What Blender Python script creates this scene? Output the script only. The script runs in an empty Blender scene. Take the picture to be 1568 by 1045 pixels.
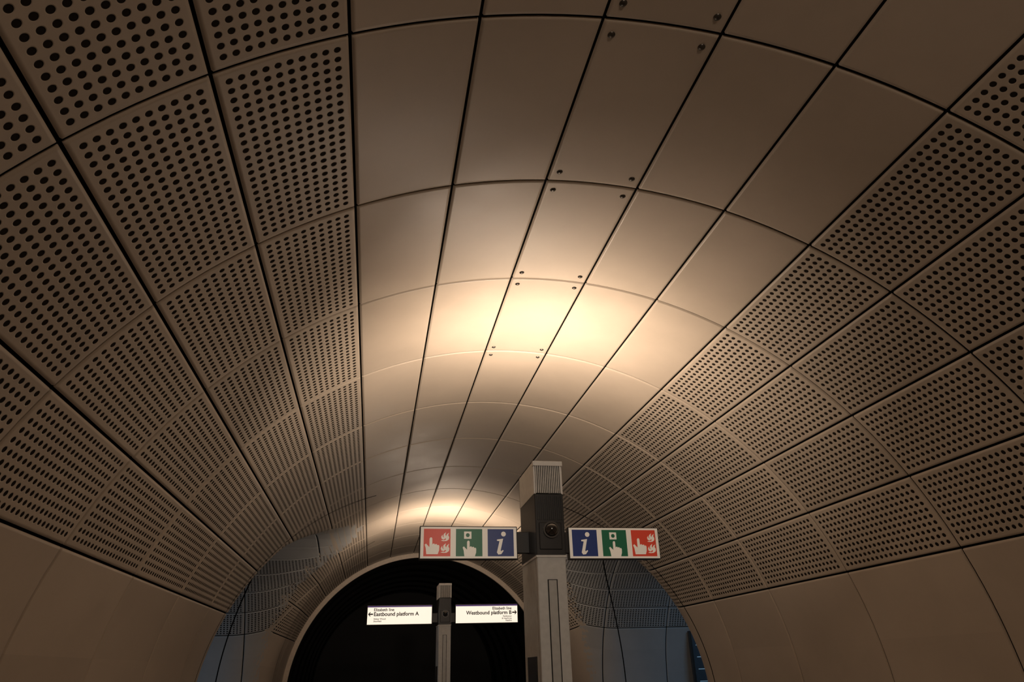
import bpy, math, numpy as np
from mathutils import Matrix, Vector
S=bpy.context.scene
COL=S.collection
try:
    S.view_settings.view_transform='Standard'; S.view_settings.look='None'
except Exception as ex: print(ex)
# ------------------------------------------------------------------ constants
EYE=1.6; CX=1.0234
ZC=EYE-0.4065; R=2.75; DA=0.1836
YC=11.1; R2=2.3; DA2=0.1705; RF=0.8
YEND=15.75
# ------------------------------------------------------------------ node helpers
class NT:
    def __init__(s,mat):
        mat.use_nodes=True; s.t=mat.node_tree; s.t.nodes.clear()
        s.out=s.t.nodes.new('ShaderNodeOutputMaterial')
        s.b=s.t.nodes.new('ShaderNodeBsdfPrincipled'); s.t.links.new(s.b.outputs[0],s.out.inputs[0])
    def set(s,sock,v):
        if isinstance(v,bpy.types.NodeSocket): s.t.links.new(v,sock)
        else: sock.default_value=v
    def m(s,op,*a,clamp=False):
        n=s.t.nodes.new('ShaderNodeMath'); n.operation=op; n.use_clamp=clamp
        for i,v in enumerate(a): s.set(n.inputs[i],v)
        return n.outputs[0]
    def attr(s,name):
        n=s.t.nodes.new('ShaderNodeAttribute'); n.attribute_name=name; return n.outputs['Fac']
    def noise(s,scale,detail=3,vec=None,rough=.5):
        n=s.t.nodes.new('ShaderNodeTexNoise'); n.inputs['Scale'].default_value=scale; n.inputs['Detail'].default_value=detail
        n.inputs['Roughness'].default_value=rough
        if vec is None:
            c=s.t.nodes.new('ShaderNodeTexCoord'); vec=c.outputs['Object']
        s.t.links.new(vec,n.inputs['Vector']); return n.outputs['Fac']
    def mix(s,f,a,b):
        n=s.t.nodes.new('ShaderNodeMix'); n.data_type='RGBA'
        s.set(n.inputs[0],f); s.set(n.inputs[6],a); s.set(n.inputs[7],b); return n.outputs[2]
    def bump(s,h,dist,strength=1.0,normal=None):
        n=s.t.nodes.new('ShaderNodeBump'); n.inputs['Distance'].default_value=dist; n.inputs['Strength'].default_value=strength
        s.set(n.inputs['Height'],h)
        if normal is not None: s.set(n.inputs['Normal'],normal)
        return n.outputs[0]
def mat_simple(name,col,rough=.5,metal=0,emis=None,estr=0,nscale=30,namt=.12,coat=0):
    m=bpy.data.materials.new(name); N=NT(m)
    f=N.noise(nscale,1)
    k=N.m('MULTIPLY_ADD',f,namt*2,1-namt)
    n=N.t.nodes.new('ShaderNodeVectorMath'); n.operation='SCALE'; n.inputs[0].default_value=col[:3]; N.set(n.inputs[3],k)
    N.set(N.b.inputs['Base Color'],n.outputs[0])
    N.b.inputs['Roughness'].default_value=rough; N.b.inputs['Metallic'].default_value=metal
    N.b.inputs['Coat Weight'].default_value=coat
    if emis is not None:
        N.b.inputs['Emission Color'].default_value=(*emis[:3],1); N.b.inputs['Emission Strength'].default_value=estr
    return m
def panel_mat(name,base,rough=.47):
    m=bpy.data.materials.new(name); N=NT(m)
    pu=N.attr('pu'); pv=N.attr('pv'); jt=N.attr('jt'); ob=N.attr('ob')
    av=N.m('ABSOLUTE',N.m('SUBTRACT',pv,2.5))
    perf=N.m('MULTIPLY',N.m('GREATER_THAN',av,2.5),N.m('LESS_THAN',av,6.5))
    fu=N.m('FRACT',pu); fv=N.m('FRACT',pv)
    NU,NV=22.0,10.0
    cu=N.m('MULTIPLY',N.m('SUBTRACT',fu,.03),NU/.94); cv=N.m('MULTIPLY',N.m('SUBTRACT',fv,.06),NV/.88)
    ins=N.m('MULTIPLY',N.m('MULTIPLY',N.m('GREATER_THAN',cu,0),N.m('LESS_THAN',cu,NU)),N.m('MULTIPLY',N.m('GREATER_THAN',cv,0),N.m('LESS_THAN',cv,NV)))
    du=N.m('SUBTRACT',N.m('FRACT',cu),.5); dv=N.m('SUBTRACT',N.m('FRACT',cv),.5)
    d=N.m('SQRT',N.m('ADD',N.m('MULTIPLY',du,du),N.m('MULTIPLY',dv,dv)))
    mask=N.m('MULTIPLY',perf,ins)
    hole=N.m('MULTIPLY',N.m('LESS_THAN',d,.285),mask)
    soft=N.m('MULTIPLY',N.m('MULTIPLY',N.m('SUBTRACT',.345,d),8.0,clamp=True),mask)
    side=N.m('GREATER_THAN',av,2.2)
    g2=N.m('LESS_THAN',N.m('ABSOLUTE',N.m('SUBTRACT',ob,RF)),.010)
    gl=N.m('MULTIPLY',g2,side)
    groove=N.m('MAXIMUM',N.m('GREATER_THAN',jt,.6),gl)
    dark=N.m('MAXIMUM',hole,groove)
    wn=N.t.nodes.new('ShaderNodeTexWhiteNoise'); wn.noise_dimensions='2D'
    cb=N.t.nodes.new('ShaderNodeCombineXYZ'); N.set(cb.inputs[0],N.m('FLOOR',pu)); N.set(cb.inputs[1],N.m('FLOOR',pv)); N.t.links.new(cb.outputs[0],wn.inputs['Vector'])
    t1=N.m('MULTIPLY_ADD',wn.outputs['Value'],.10,.90)
    nz=N.noise(1.6,5,rough=.65)
    t2=N.m('MULTIPLY_ADD',nz,.30,.85)
    k=N.m('MULTIPLY',t1,t2)
    n=N.t.nodes.new('ShaderNodeVectorMath'); n.operation='SCALE'; n.inputs[0].default_value=base; N.set(n.inputs[3],k)
    dc=N.mix(hole,(.005,.004,.003,1),(.022,.017,.013,1))
    c=N.mix(dark,n.outputs[0],dc)
    N.set(N.b.inputs['Base Color'],c)
    rr=N.m('MULTIPLY_ADD',nz,.24,rough-.12)
    N.set(N.b.inputs['Roughness'],N.m('MAXIMUM',rr,N.m('MULTIPLY',dark,.9)))
    N.set(N.b.inputs['Specular IOR Level'],N.m('MULTIPLY_ADD',dark,-.45,.5))
    N.set(N.b.inputs['Normal'],N.bump(N.m('SUBTRACT',0,soft),.006,.7))
    return m
M_panel=panel_mat('grc_panel_cream',(.54,.455,.365))
M_cross=panel_mat('grc_panel_side_passage',(.46,.46,.45))
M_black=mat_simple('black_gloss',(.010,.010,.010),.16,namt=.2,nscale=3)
M_trim=mat_simple('cream_trim',(.80,.68,.55),.35)
# ------------------------------------------------------------------ implicit cast
def hfun(P):
    a=np.hypot(P[...,0],P[...,2]-ZC)-R
    b=np.hypot(P[...,1]-YC,P[...,2]-ZC)-R2
    rf=.1+(RF-.1)*np.clip((3.55-P[...,2])/.55,0,1)
    return rf-np.hypot(np.maximum(rf-a,0),np.maximum(rf-b,0)),a,b
def cast(O,D,T):
    n=len(O); lo=np.zeros(n); hi=np.full(n,np.nan); done=np.zeros(n,bool)
    t=1.0
    while t<T:
        h,_,_=hfun(O+D*t); hit=(h>0)&~done
        hi[hit]=t; lo[hit]=t-.03; done|=hit; t+=.03
    hi2=np.where(done,hi,1.0); lo=np.where(done,lo,.9)
    for _ in range(16):
        mid=(lo+hi2)/2; h,_,_=hfun(O+D*mid[:,None]); p=h>0
        hi2=np.where(p,mid,hi2); lo=np.where(p,lo,mid)
    return hi2,done
def rows_from(joints,idx0,sub,scale=1.0):
    out=[]
    offs=[(-.022,0),(-.0095,0),(-.0053,1),(.0053,1),(.0095,0),(.022,0)]
    for k,j in enumerate(joints):
        for o,f in offs: out.append((j+o*scale,f))
        if k<len(joints)-1:
            L=joints[k+1]-j
            for q in range(1,sub): out.append((j+L*q/sub,0))
    out.sort()
    xs=np.array([o[0] for o in out]); f=np.array([o[1] for o in out],float)
    idx=np.interp(xs,joints,np.arange(len(joints))+idx0)
    return xs,f,idx
def obj_from(name,V,F,attrs,mat,smooth=True):
    me=bpy.data.meshes.new(name); me.from_pydata(V.tolist(),[],F.tolist()); me.update()
    for an,av in attrs.items():
        A=me.attributes.new(an,'FLOAT','POINT'); A.data.foreach_set('value',np.ascontiguousarray(av,dtype=np.float32))
    me.materials.append(mat)
    if smooth: me.shade_smooth()
    o=bpy.data.objects.new(name,me); COL.objects.link(o); return o
def tube(axis,al,ang,r,T,keep,splits,mat):
    (ax,af,ai)=al; (px,pf,pi)=ang
    A,Pp=np.meshgrid(np.arange(len(ax)),np.arange(len(px)),indexing='ij')
    s=ax[A].ravel(); ph=px[Pp].ravel()
    if axis=='Y':
        O=np.stack([0*s,s,0*s+ZC],1); D=np.stack([np.sin(ph),0*ph,np.cos(ph)],1)
    else:
        O=np.stack([s,0*s+YC,0*s+ZC],1); D=np.stack([0*ph,np.sin(ph),np.cos(ph)],1)
    t,ok=cast(O,D,T)
    V=O+D*t[:,None]; h,a,b=hfun(V)
    j=np.maximum(af[A].ravel(),pf[Pp].ravel())
    own,oth=(a,b) if axis=='Y' else (b,a)
    good=ok&(own<=oth+.16)
    j=j*(own<.2)*((oth>.12)|(own<-.5))
    V=V+D*(j*.016)[:,None]
    pu=ai[A].ravel(); pv=pi[Pp].ravel()
    n2=len(px); ids=np.arange(len(ax)*n2).reshape(len(ax),n2)
    F=np.stack([ids[:-1,:-1],ids[1:,:-1],ids[1:,1:],ids[:-1,1:]],-1).reshape(-1,4)
    F=F[good[F].all(1)]
    res=[]
    for name,test in splits:
        fm=test(pu[F].mean(1),pv[F].mean(1),V[F].mean(1)); FF=F[fm]
        if not len(FF): continue
        u,inv=np.unique(FF,return_inverse=True); inv=inv.reshape(FF.shape)
        res.append(obj_from(name,V[u],inv,{'pu':pu[u],'pv':pv[u],'jt':j[u],'ob':oth[u]},mat))
    return res
def angrows(da,r,sub=6):
    joints=[(i-2.5)*da for i in range(-4,10)]
    xs,f,idx=rows_from(joints,-4,sub,1.0/r)
    lim=math.pi/2+math.asin((ZC+.02)/r)
    ext=np.linspace(joints[-1]+.05,lim,24)
    xs=np.concatenate([-ext[::-1],xs,ext]); f=np.concatenate([0*ext,f,0*ext])
    e=9+(ext-joints[-1])/da
    idx=np.interp(xs,[-ext[-1],joints[0],joints[-1],ext[-1]],[5-e[-1],-4,9,e[-1]])
    return xs,f,idx
rings=[-6.4,-5.2,-4.0,-2.8,-1.6,-.4,.80,1.82,2.8438,3.8647,5.0285,6.2269,7.3802,8.57,9.77,10.97,12.17,13.37,14.57,YEND]
al=rows_from(rings,0,20)
tube('Y',al,angrows(DA,R),R,4.2,None,[
 ('ceiling',lambda u,v,c:(v>-4)&(v<9)),
 ('wall_left',lambda u,v,c:v<=-4),
 ('wall_right',lambda u,v,c:v>=9)],M_panel)
for sg,nm in ((-1,'left'),(1,'right')):
    js=[sg*x for x in (.75,1.95,3.15,4.35,5.55,6.75,7.95,9.15)]
    js=sorted(js)
    tube('X',rows_from(js,0,24),angrows(DA2,R2),R2,4.0,None,[('wall_'+nm+'_passage_vault',lambda u,v,c:v>-99)],M_cross)
# ------------------------------------------------------------------ generic mesh builders
def newobj(name,V,F,mat,parent=None,smooth=False):
    me=bpy.data.meshes.new(name); me.from_pydata([tuple(v) for v in V],[],[tuple(f) for f in F]); me.update()
    me.materials.append(mat)
    if smooth: me.shade_smooth()
    o=bpy.data.objects.new(name,me); COL.objects.link(o)
    if parent: o.parent=parent
    return o
def box(name,x0,x1,y0,y1,z0,z1,mat,parent=None,bev=.004):
    V=[(x,y,z) for x in (x0,x1) for y in (y0,y1) for z in (z0,z1)]
    F=[(0,1,3,2),(4,6,7,5),(0,4,5,1),(2,3,7,6),(0,2,6,4),(1,5,7,3)]
    o=newobj(name,V,F,mat,parent)
    if bev:
        b=o.modifiers.new('bevel','BEVEL'); b.width=bev; b.segments=2
    return o
def multibox(name,boxes,mat,parent=None):
    V=[];F=[]
    for (x0,x1,y0,y1,z0,z1) in boxes:
        n=len(V); V+=[(x,y,z) for x in (x0,x1) for y in (y0,y1) for z in (z0,z1)]
        F+=[tuple(n+i for i in f) for f in [(0,1,3,2),(4,6,7,5),(0,4,5,1),(2,3,7,6),(0,2,6,4),(1,5,7,3)]]
    return newobj(name,V,F,mat,parent)
def arc_ring(name,r0,r1,y0,y1,mat,lim=None,n=96):
    lim=lim or math.pi/2+math.asin(ZC/R)
    V=[];F=[]
    for i in range(n+1):
        p=-lim+2*lim*i/n
        for (r,y) in ((r0,y0),(r1,y0),(r1,y1),(r0,y1)): V.append((r*math.sin(p),y,ZC+r*math.cos(p)))
    for i in range(n):
        for k in range(4): F.append((4*i+k,4*i+4+k,4*i+4+(k+1)%4,4*i+(k+1)%4))
    return newobj(name,V,F,mat,smooth=False)
# floor
mf=bpy.data.materials.new('floor_terrazzo'); N=NT(mf)
br=N.t.nodes.new('ShaderNodeTexBrick'); tc=N.t.nodes.new('ShaderNodeTexCoord'); N.t.links.new(tc.outputs['Object'],br.inputs['Vector'])
br.offset=0; br.inputs['Color1'].default_value=(.16,.15,.14,1); br.inputs['Color2'].default_value=(.14,.135,.125,1); br.inputs['Mortar'].default_value=(.04,.04,.04,1)
br.inputs['Scale'].default_value=1; br.inputs['Brick Width'].default_value=.6; br.inputs['Row Height'].default_value=.6; br.inputs['Mortar Size'].default_value=.004
N.set(N.b.inputs['Base Color'],br.outputs['Color']); N.b.inputs['Roughness'].default_value=.45
box('floor',-9.2,9.2,-6.5,24.1,-.15,0,mf,bev=0)
box('wall_back',-3,3,-6.6,-6.4,0,4.2,M_panel,bev=0)
arc_ring('trim_1',R-.09,R+.12,YEND,YEND+.06,M_trim)
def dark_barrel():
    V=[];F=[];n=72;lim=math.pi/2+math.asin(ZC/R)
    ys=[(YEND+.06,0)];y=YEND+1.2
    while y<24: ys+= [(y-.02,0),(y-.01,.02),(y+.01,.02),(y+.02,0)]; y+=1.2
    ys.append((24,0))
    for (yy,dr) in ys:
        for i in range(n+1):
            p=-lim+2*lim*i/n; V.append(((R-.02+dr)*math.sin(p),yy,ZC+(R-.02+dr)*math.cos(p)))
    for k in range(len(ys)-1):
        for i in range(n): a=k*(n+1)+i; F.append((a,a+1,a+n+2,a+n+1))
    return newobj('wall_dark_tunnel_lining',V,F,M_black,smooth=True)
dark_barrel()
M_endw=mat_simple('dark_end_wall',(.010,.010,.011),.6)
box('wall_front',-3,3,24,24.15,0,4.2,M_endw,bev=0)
box('wall_left_passage_end',-9.3,-9.2,8.5,13.7,0,3.8,M_cross,bev=0)
box('wall_right_passage_end',9.2,9.3,8.5,13.7,0,3.8,M_cross,bev=0)
# ------------------------------------------------------------------ vault screws
M_screw=mat_simple('screw_metal',(.10,.09,.08),.35,.8)
def screws():
    V=[];F=[]
    for k,ry in enumerate(rings[1:11]):
        for dy in (-.075,.075):
            for sgn in (-1,1):
                ph=sgn*(.5*DA-.055/R*1.0)
                rad=Vector((math.sin(ph),0,math.cos(ph))); tx=Vector((math.cos(ph),0,-math.sin(ph))); ty=Vector((0,1,0))
                O=np.array([[0,ry+dy,ZC]]); D=np.array([[rad.x,0,rad.z]])
                t,_=cast(O,D,4.2); c=Vector((0,ry+dy,ZC))+rad*float(t[0])
                n0=len(V); m=16
                prof=[(.016,.004),(.016,-.002),(.011,-.004),(.009,-.007),(.004,-.008)]
                for (rr,h) in prof:
                    for q in range(m):
                        an=2*math.pi*q/m; V.append(c+tx*rr*math.cos(an)+ty*rr*math.sin(an)+rad*h)
                for a in range(len(prof)-1):
                    for q in range(m): F.append((n0+a*m+q,n0+a*m+(q+1)%m,n0+(a+1)*m+(q+1)%m,n0+(a+1)*m+q))
                F.append(tuple(n0+(len(prof)-1)*m+q for q in range(m)))
    o=newobj('ceiling_fixing_screws',V,F,M_screw,smooth=True)
screws()
# ------------------------------------------------------------------ totems
M_col=mat_simple('totem_grey_metal',(.74,.74,.72),.4)
M_coll=mat_simple('totem_inset_strip',(.60,.60,.58),.3)
M_head=mat_simple('luminaire_housing',(.88,.87,.84),.4)
M_dark=mat_simple('totem_dark_metal',(.022,.021,.021),.35,.4)
M_gap=mat_simple('shadow_gap',(.008,.008,.008),.8)
M_lens=mat_simple('uplight_lens',(.9,.85,.75),.3,emis=(1,.8,.6),estr=4)
M_dome=mat_simple('camera_dome_glass',(.02,.018,.018),.06,coat=1)
M_ring=mat_simple('camera_ring',(.06,.055,.05),.3,.5)
SE=.32
def sign_mat(n,c,e=SE): return mat_simple(n,c,.35,emis=c,estr=e,namt=.03)
M_white=sign_mat('sign_cream',(.74,.63,.50)); M_red=sign_mat('sign_red',(.46,.042,.02),.42); M_green=sign_mat('sign_green',(.012,.095,.042)); M_blue=sign_mat('sign_blue',(.013,.026,.10))
M_wb=sign_mat('lightbox_white',(.90,.80,.66),1.05); M_purple=sign_mat('sign_purple',(.10,.05,.22),.4); M_text=mat_simple('sign_text',(.01,.01,.02),.5)
M_frame=mat_simple('sign_frame',(.05,.045,.04),.4,.4)
def uvball(name,c,r,mat,parent,sy=1,n=24):
    V=[];F=[]
    for i in range(n//2+1):
        th=math.pi*i/(n//2)
        for j in range(n):
            a=2*math.pi*j/n; V.append((c[0]+r*math.sin(th)*math.cos(a),c[1]-sy*r*math.cos(th),c[2]+r*math.sin(th)*math.sin(a)))
    for i in range(n//2):
        for j in range(n): F.append((i*n+j,i*n+(j+1)%n,(i+1)*n+(j+1)%n,(i+1)*n+j))
    return newobj(name,V,F,mat,parent,True)
def disc_y(name,cx,cz,r,y0,y1,mat,parent,n=32):
    V=[];F=[]
    for y in (y0,y1):
        for j in range(n): a=2*math.pi*j/n; V.append((cx+r*math.cos(a),y,cz+r*math.sin(a)))
    for j in range(n): F.append((j,(j+1)%n,n+(j+1)%n,n+j))
    F.append(tuple(range(n))[::-1]); F.append(tuple(range(n,2*n)))
    return newobj(name,V,F,mat,parent)
def poly(name,pts,cx,cz,s,y,mat,parent,flip=1):
    V=[];F=[]
    for P in pts:
        n=len(V)
        for (a,b) in P: V.append((cx+flip*a*s,y,cz+b*s))
        F.append(tuple(range(n,len(V))))
    return newobj(name,V,F,mat,parent)
def hand_pts():
    return [(-.55,-.85),(-.62,-.3),(-.72,.0),(-.6,.1),(-.45,-.05),(-.28,-.22),(-.28,.55),(-.2,.66),(-.08,.66),(-.02,.55),(-.02,.02),(.05,.1),(.17,.1),(.22,0),(.28,.06),(.4,.05),(.44,-.06),(.5,-.02),(.6,-.04),(.64,-.15),(.62,-.5),(.5,-.85)]
def icon(kind,cx,cz,y,par,tag):
    h=.082
    m={'red':M_red,'green':M_green,'blue':M_blue}[kind]
    box(f'square_{tag}',cx-h,cx+h,y-.002,y,cz-h,cz+h,m,par,bev=0)
    yy=y-.0035
    if kind=='red':
        poly(f'hand_{tag}',[hand_pts()],cx-.028,cz-.014,.066,yy,M_white,par)
        P=[(-.9,-.9),(-.3,-1),(.4,-.95),(.9,-.6),(1,-.1),(.75,.35),(.95,.9),(.45,.55),(.3,.15),(.1,.45),(.25,1.0),(-.25,.6),(-.35,.15),(-.2,-.2),(-.5,0),(-.55,.45),(-.85,-.05),(-.7,-.5),(-.2,-.65),(.15,-.35),(.3,-.55),(.0,-.8),(-.5,-.75)]
        for q,(ox,oz,ss) in enumerate(((.047,-.034,.029),(.047,.034,.027))):
            poly(f'flame_{tag}_{q}',[P],cx+ox,cz+oz,ss,yy,M_white,par)
    elif kind=='green':
        poly(f'hand_{tag}',[hand_pts()],cx+.004,cz-.03,.062,yy,M_white,par)
        box(f'plate_{tag}',cx-.032,cx+.014,yy-.0006,yy+.001,cz+.022,cz+.066,M_white,par,bev=0)
        disc_y(f'dot_{tag}',cx-.009,cz+.044,.012,yy-.0016,yy,M_green,par,20)
    else:
        P1=[(-.28,.22),(.18,.28),(-.02,-.55),(.02,-.62),(.14,-.52),(.2,-.58),(.02,-.82),(-.2,-.85),(-.3,-.7),(-.1,.1),(-.28,.12)]
        poly(f'letter_i_{tag}',[P1],cx,cz,.085,yy,M_white,par)
        disc_y(f'letter_dot_{tag}',cx+.018,cz+.052,.015,yy-.0005,yy,M_white,par,20)
def text(name,body,x,z,y,size,mat,parent,align='LEFT',bold=0):
    c=bpy.data.curves.new(name,'FONT'); c.body=body; c.size=size; c.align_x=align; c.extrude=.0006; c.offset=bold
    c.materials.append(mat)
    o=bpy.data.objects.new(name,c); o.location=(x,y,z); o.rotation_euler=(math.pi/2,0,0); COL.objects.link(o); o.parent=parent
    return o
ZB=2.20;ZH=2.575;ZT=2.78
def totem(Y,kind):
    e=bpy.data.objects.new('signage_totem',None); COL.objects.link(e)
    w=.088; y0=Y-.225;y1=Y+.225
    box('base_plate',-w-.03,w+.03,y0-.03,y1+.03,0,.03,M_col,e)
    box('column_front',-w,w,y0,y0+.05,.03,ZB,M_col,e,.006)
    box('column_core',-w+.008,w-.008,y0+.05,y0+.062,.03,ZB,M_gap,e,0)
    box('column_body',-w,w,y0+.062,y1,.03,ZB,M_col,e,.006)
    box('inset_recess',-.030,.030,y0-.0015,y0+.001,.35,ZB-.13,M_gap,e,0)
    box('inset_strip',-.024,.024,y0-.004,y0+.001,.354,ZB-.134,M_coll,e,.001)
    box('help_point_panel',-w-.006,-w+.002,y0+.10,y1-.10,.95,1.66,M_dark,e,.002)
    box('help_point_button',-w-.010,-w+.002,y0+.15,y1-.16,1.15,1.25,M_red,e,.002)
    box('dark_block',-w-.002,w+.002,y0-.004,y1,ZB,ZH,M_dark,e,.003)
    box('joint_line',-w-.004,w+.004,y0-.006,y1+.002,ZB-.004,ZB+.008,M_head,e,0)
    multibox('block_ribs',[(-w+.012+i*.0125,-w+.0165+i*.0125,y0-.012,y0,ZH-.16,ZH-.015) for i in range(13)],M_dark,e)
    disc_y('camera_ring',.004,ZB+.155,.050,y0-.02,y0,M_ring,e)
    uvball('camera_dome',(.004,y0-.018,ZB+.155),.041,M_dome,e,.9)
    box('camera_plate',-.07,.07,y0-.008,y0,ZB+.04,ZB+.2,M_dark,e,.004)
    hw=.092
    box('head_side_left',-hw,-hw+.012,y0-.004,y1,ZH,ZT,M_head,e,.002)
    box('head_side_right',hw-.012,hw,y0-.004,y1,ZH,ZT,M_head,e,.002)
    box('head_back',-hw,hw,y1-.012,y1,ZH,ZT,M_head,e,.002)
    box('head_core',-hw+.012,hw-.012,y0+.020,y1-.012,ZH,ZT-.05,M_dark,e,0)
    box('head_baffle',-hw+.010,hw-.010,y0+.020,y0+.028,ZH,ZT-.002,M_dark,e,0)
    box('head_top_rim',-hw-.003,hw+.003,y0-.016,y0+.02,ZT-.030,ZT,M_head,e,.002)
    multibox('head_louvres',[(-hw+.014+i*.0118,-hw+.0195+i*.0118,y0-.012,y0+.02,ZH+.004,ZT-.028) for i in range(14)],M_head,e)
    box('uplight_lens',-hw+.014,hw-.014,y0+.032,y1-.02,ZT-.05,ZT-.03,M_lens,e,0)
    for sg in (-1,1):
        box(f'arm_{sg}',min(sg*.085,sg*.17),max(sg*.085,sg*.17),Y-.02,Y+.02,2.25,2.38,M_dark,e,.003)
    if kind=='icons':
        z0,z1=2.212,2.412; zc=(z0+z1)/2
        for sg,order in ((-1,('red','green','blue')),(1,('blue','green','red'))):
            xa=-.775 if sg<0 else .165; xb=xa+.61
            box(f'sign_box_{sg}',xa,xb,Y-.025,Y+.025,z0,z1,M_frame,e,.004)
            box(f'sign_face_{sg}',xa+.006,xb-.006,Y-.028,Y-.024,z0+.006,z1-.006,M_white,e,0)
            box(f'sign_face_rear_{sg}',xa+.006,xb-.006,Y+.024,Y+.028,z0+.006,z1-.006,M_white,e,0)
            for q,k in enumerate(order):
                icon(k,xa+.107+q*.198,zc,Y-.028,e,f'{sg}_{q}')
    else:
        z0,z1=2.225,2.50
        for sg in (-1,1):
            xa=-1.13 if sg<0 else .17; xb=xa+.96
            box(f'sign_box_{sg}',xa,xb,Y-.03,Y+.03,z0,z1,M_frame,e,.004)
            box(f'sign_face_{sg}',xa+.01,xb-.01,Y-.034,Y-.029,z0+.01,z1-.01,M_wb,e,0)
            box(f'sign_stripe_{sg}',xa+.01,xb-.01,Y-.036,Y-.033,z1-.03,z1-.01,M_purple,e,0)
            yy=Y-.036
            if sg<0:
                text('text_line','Elizabeth line',xa+.10,z1-.082,yy,.056,M_text,e,bold=.0012)
                text('text_platform','Eastbound platform A',xa+.10,z1-.148,yy,.074,M_text,e,bold=.0018)
                text('text_dest','Abbey Wood\nShenfield',xa+.10,z1-.200,yy,.032,M_text,e,bold=.0005)
                ax=xa+.055;d=-1
            else:
                text('text_line','Elizabeth line',xb-.10,z1-.082,yy,.056,M_text,e,'RIGHT',.0012)
                text('text_platform','Westbound platform B',xb-.10,z1-.148,yy,.074,M_text,e,'RIGHT',.0018)
                text('text_dest','Paddington\n& Heathrow\nReading',xb-.10,z1-.186,yy,.030,M_text,e,'RIGHT',.0005)
                ax=xb-.055;d=1
            poly(f'arrow_{sg}',[[(1,0),(.3,.8),(-.1,.8),(.35,.25),(-1,.25),(-1,-.25),(.35,-.25),(-.1,-.8),(.3,-.8)]],ax,z1-.124,.036,yy-.001,M_text,e,d)
    L=bpy.data.lights.new('uplight','AREA'); L.shape='RECTANGLE'; L.size=.14; L.size_y=.38; L.energy=PA; L.color=LC
    lo=bpy.data.objects.new('uplight',L); lo.location=(0,Y+.03,ZT+.085); lo.rotation_euler=(math.pi-math.radians(TY),math.radians(TX),0); COL.objects.link(lo); lo.parent=e
    L=bpy.data.lights.new('uplight_spill','POINT'); L.energy=PP; L.color=LC; L.shadow_soft_size=.04
    lo=bpy.data.objects.new('uplight_spill',L); lo.location=(0,Y+.03,ZT+.045); COL.objects.link(lo); lo.parent=e
PA=40; PP=16; LC=(1,.795,.62); TY=26; TX=10
totem(4.39,'icons'); totem(11.1,'platform'); totem(-2.35,'icons')  # last totem is unseen, added behind the camera to light the column front
# made-up fill lamp and fitting, unseen behind the viewpoint, brightens the totem front
e=bpy.data.objects.new('added_fill_spot',None); COL.objects.link(e)
M_sp=mat_simple('fill_spot_body',(.05,.05,.05),.4,.3)
box('fill_spot_bracket',-.62,-.58,-1.02,-.98,3.60,3.90,M_sp,e,.002); box('fill_spot_can',-.66,-.54,-1.08,-.90,3.48,3.60,M_sp,e,.01)
L=bpy.data.lights.new('fill_spot','SPOT'); L.energy=70; L.color=(1,.90,.78); L.spot_size=math.radians(19); L.spot_blend=.5; L.shadow_soft_size=.04
lo=bpy.data.objects.new('fill_spot',L); lo.location=(-.6,-.88,3.52); lo.parent=e; COL.objects.link(lo)
dv=Vector((0,4.39,2.15))-lo.location; lo.rotation_euler=dv.to_track_quat('-Z','Y').to_euler()
# passage lights (cool)
M_fit=mat_simple('fitting',(.5,.5,.5),.4); M_cool=mat_simple('cool_lens',(.6,.8,1),.3,emis=(.35,.65,1),estr=2)
for sg in (-1,1):
    e=bpy.data.objects.new('passage_luminaire',None); COL.objects.link(e)
    x=sg*4.9
    box('housing',x-.5,x+.5,YC-.06,YC+.06,3.15,3.21,M_fit,e); box('lens',x-.48,x+.48,YC-.05,YC+.05,3.14,3.15,M_cool,e,0)
    box('hanger_a',x-.4,x-.39,YC-.005,YC+.005,3.21,3.49,M_fit,e,0); box('hanger_b',x+.39,x+.4,YC-.005,YC+.005,3.21,3.49,M_fit,e,0)
    L=bpy.data.lights.new('passage_light','AREA'); L.shape='RECTANGLE'; L.size=1; L.size_y=.1; L.energy=12; L.color=(.28,.62,1)
    lo=bpy.data.objects.new('passage_light',L); lo.location=(x,YC,3.13); COL.objects.link(lo); lo.parent=e
# wayfinding panel on right passage wall
e=bpy.data.objects.new('line_diagram_panel',None); COL.objects.link(e)
M_lp=mat_simple('diagram_white',(.5,.6,.7),.3,emis=(.35,.6,.8),estr=.25); M_lpb=mat_simple('diagram_ground',(.06,.08,.10),.4)
box('frame',4.75,6.6,13.10,13.16,.9,2.15,M_frame,e); box('face',4.79,6.56,13.09,13.105,.94,2.11,M_lpb,e,0)
multibox('diagram_lines',[(4.85,6.5,13.082,13.09,1.3+i*.2,1.31+i*.2) for i in range(4)]+[(5.0+i*.3,5.03+i*.3,13.08,13.088,1.25,1.95) for i in range(5)],M_lp,e)
# ------------------------------------------------------------------ world + camera
W=bpy.data.worlds.new('world'); S.world=W; W.use_nodes=True
W.node_tree.nodes['Background'].inputs[0].default_value=(.01,.01,.012,1); W.node_tree.nodes['Background'].inputs[1].default_value=.2
yaw,pit,rol,f=.1948,.4436,-.0292,1056.48
rt=Vector((math.cos(yaw),-math.sin(yaw),0)); fw=Vector((math.sin(yaw)*math.cos(pit),math.cos(yaw)*math.cos(pit),math.sin(pit))); up=rt.cross(fw)
r2=rt*math.cos(rol)+up*math.sin(rol); u2=up*math.cos(rol)-rt*math.sin(rol)
cam=bpy.data.cameras.new('camera'); co=bpy.data.objects.new('camera',cam); COL.objects.link(co)
Mx=Matrix.Identity(4)
for i in range(3): Mx[i][0]=r2[i]; Mx[i][1]=u2[i]; Mx[i][2]=-fw[i]
Mx[0][3]=-CX; Mx[1][3]=0; Mx[2][3]=EYE
co.matrix_world=Mx
cam.sensor_width=36; cam.lens=f/1568*36; cam.clip_start=.05
S.camera=co
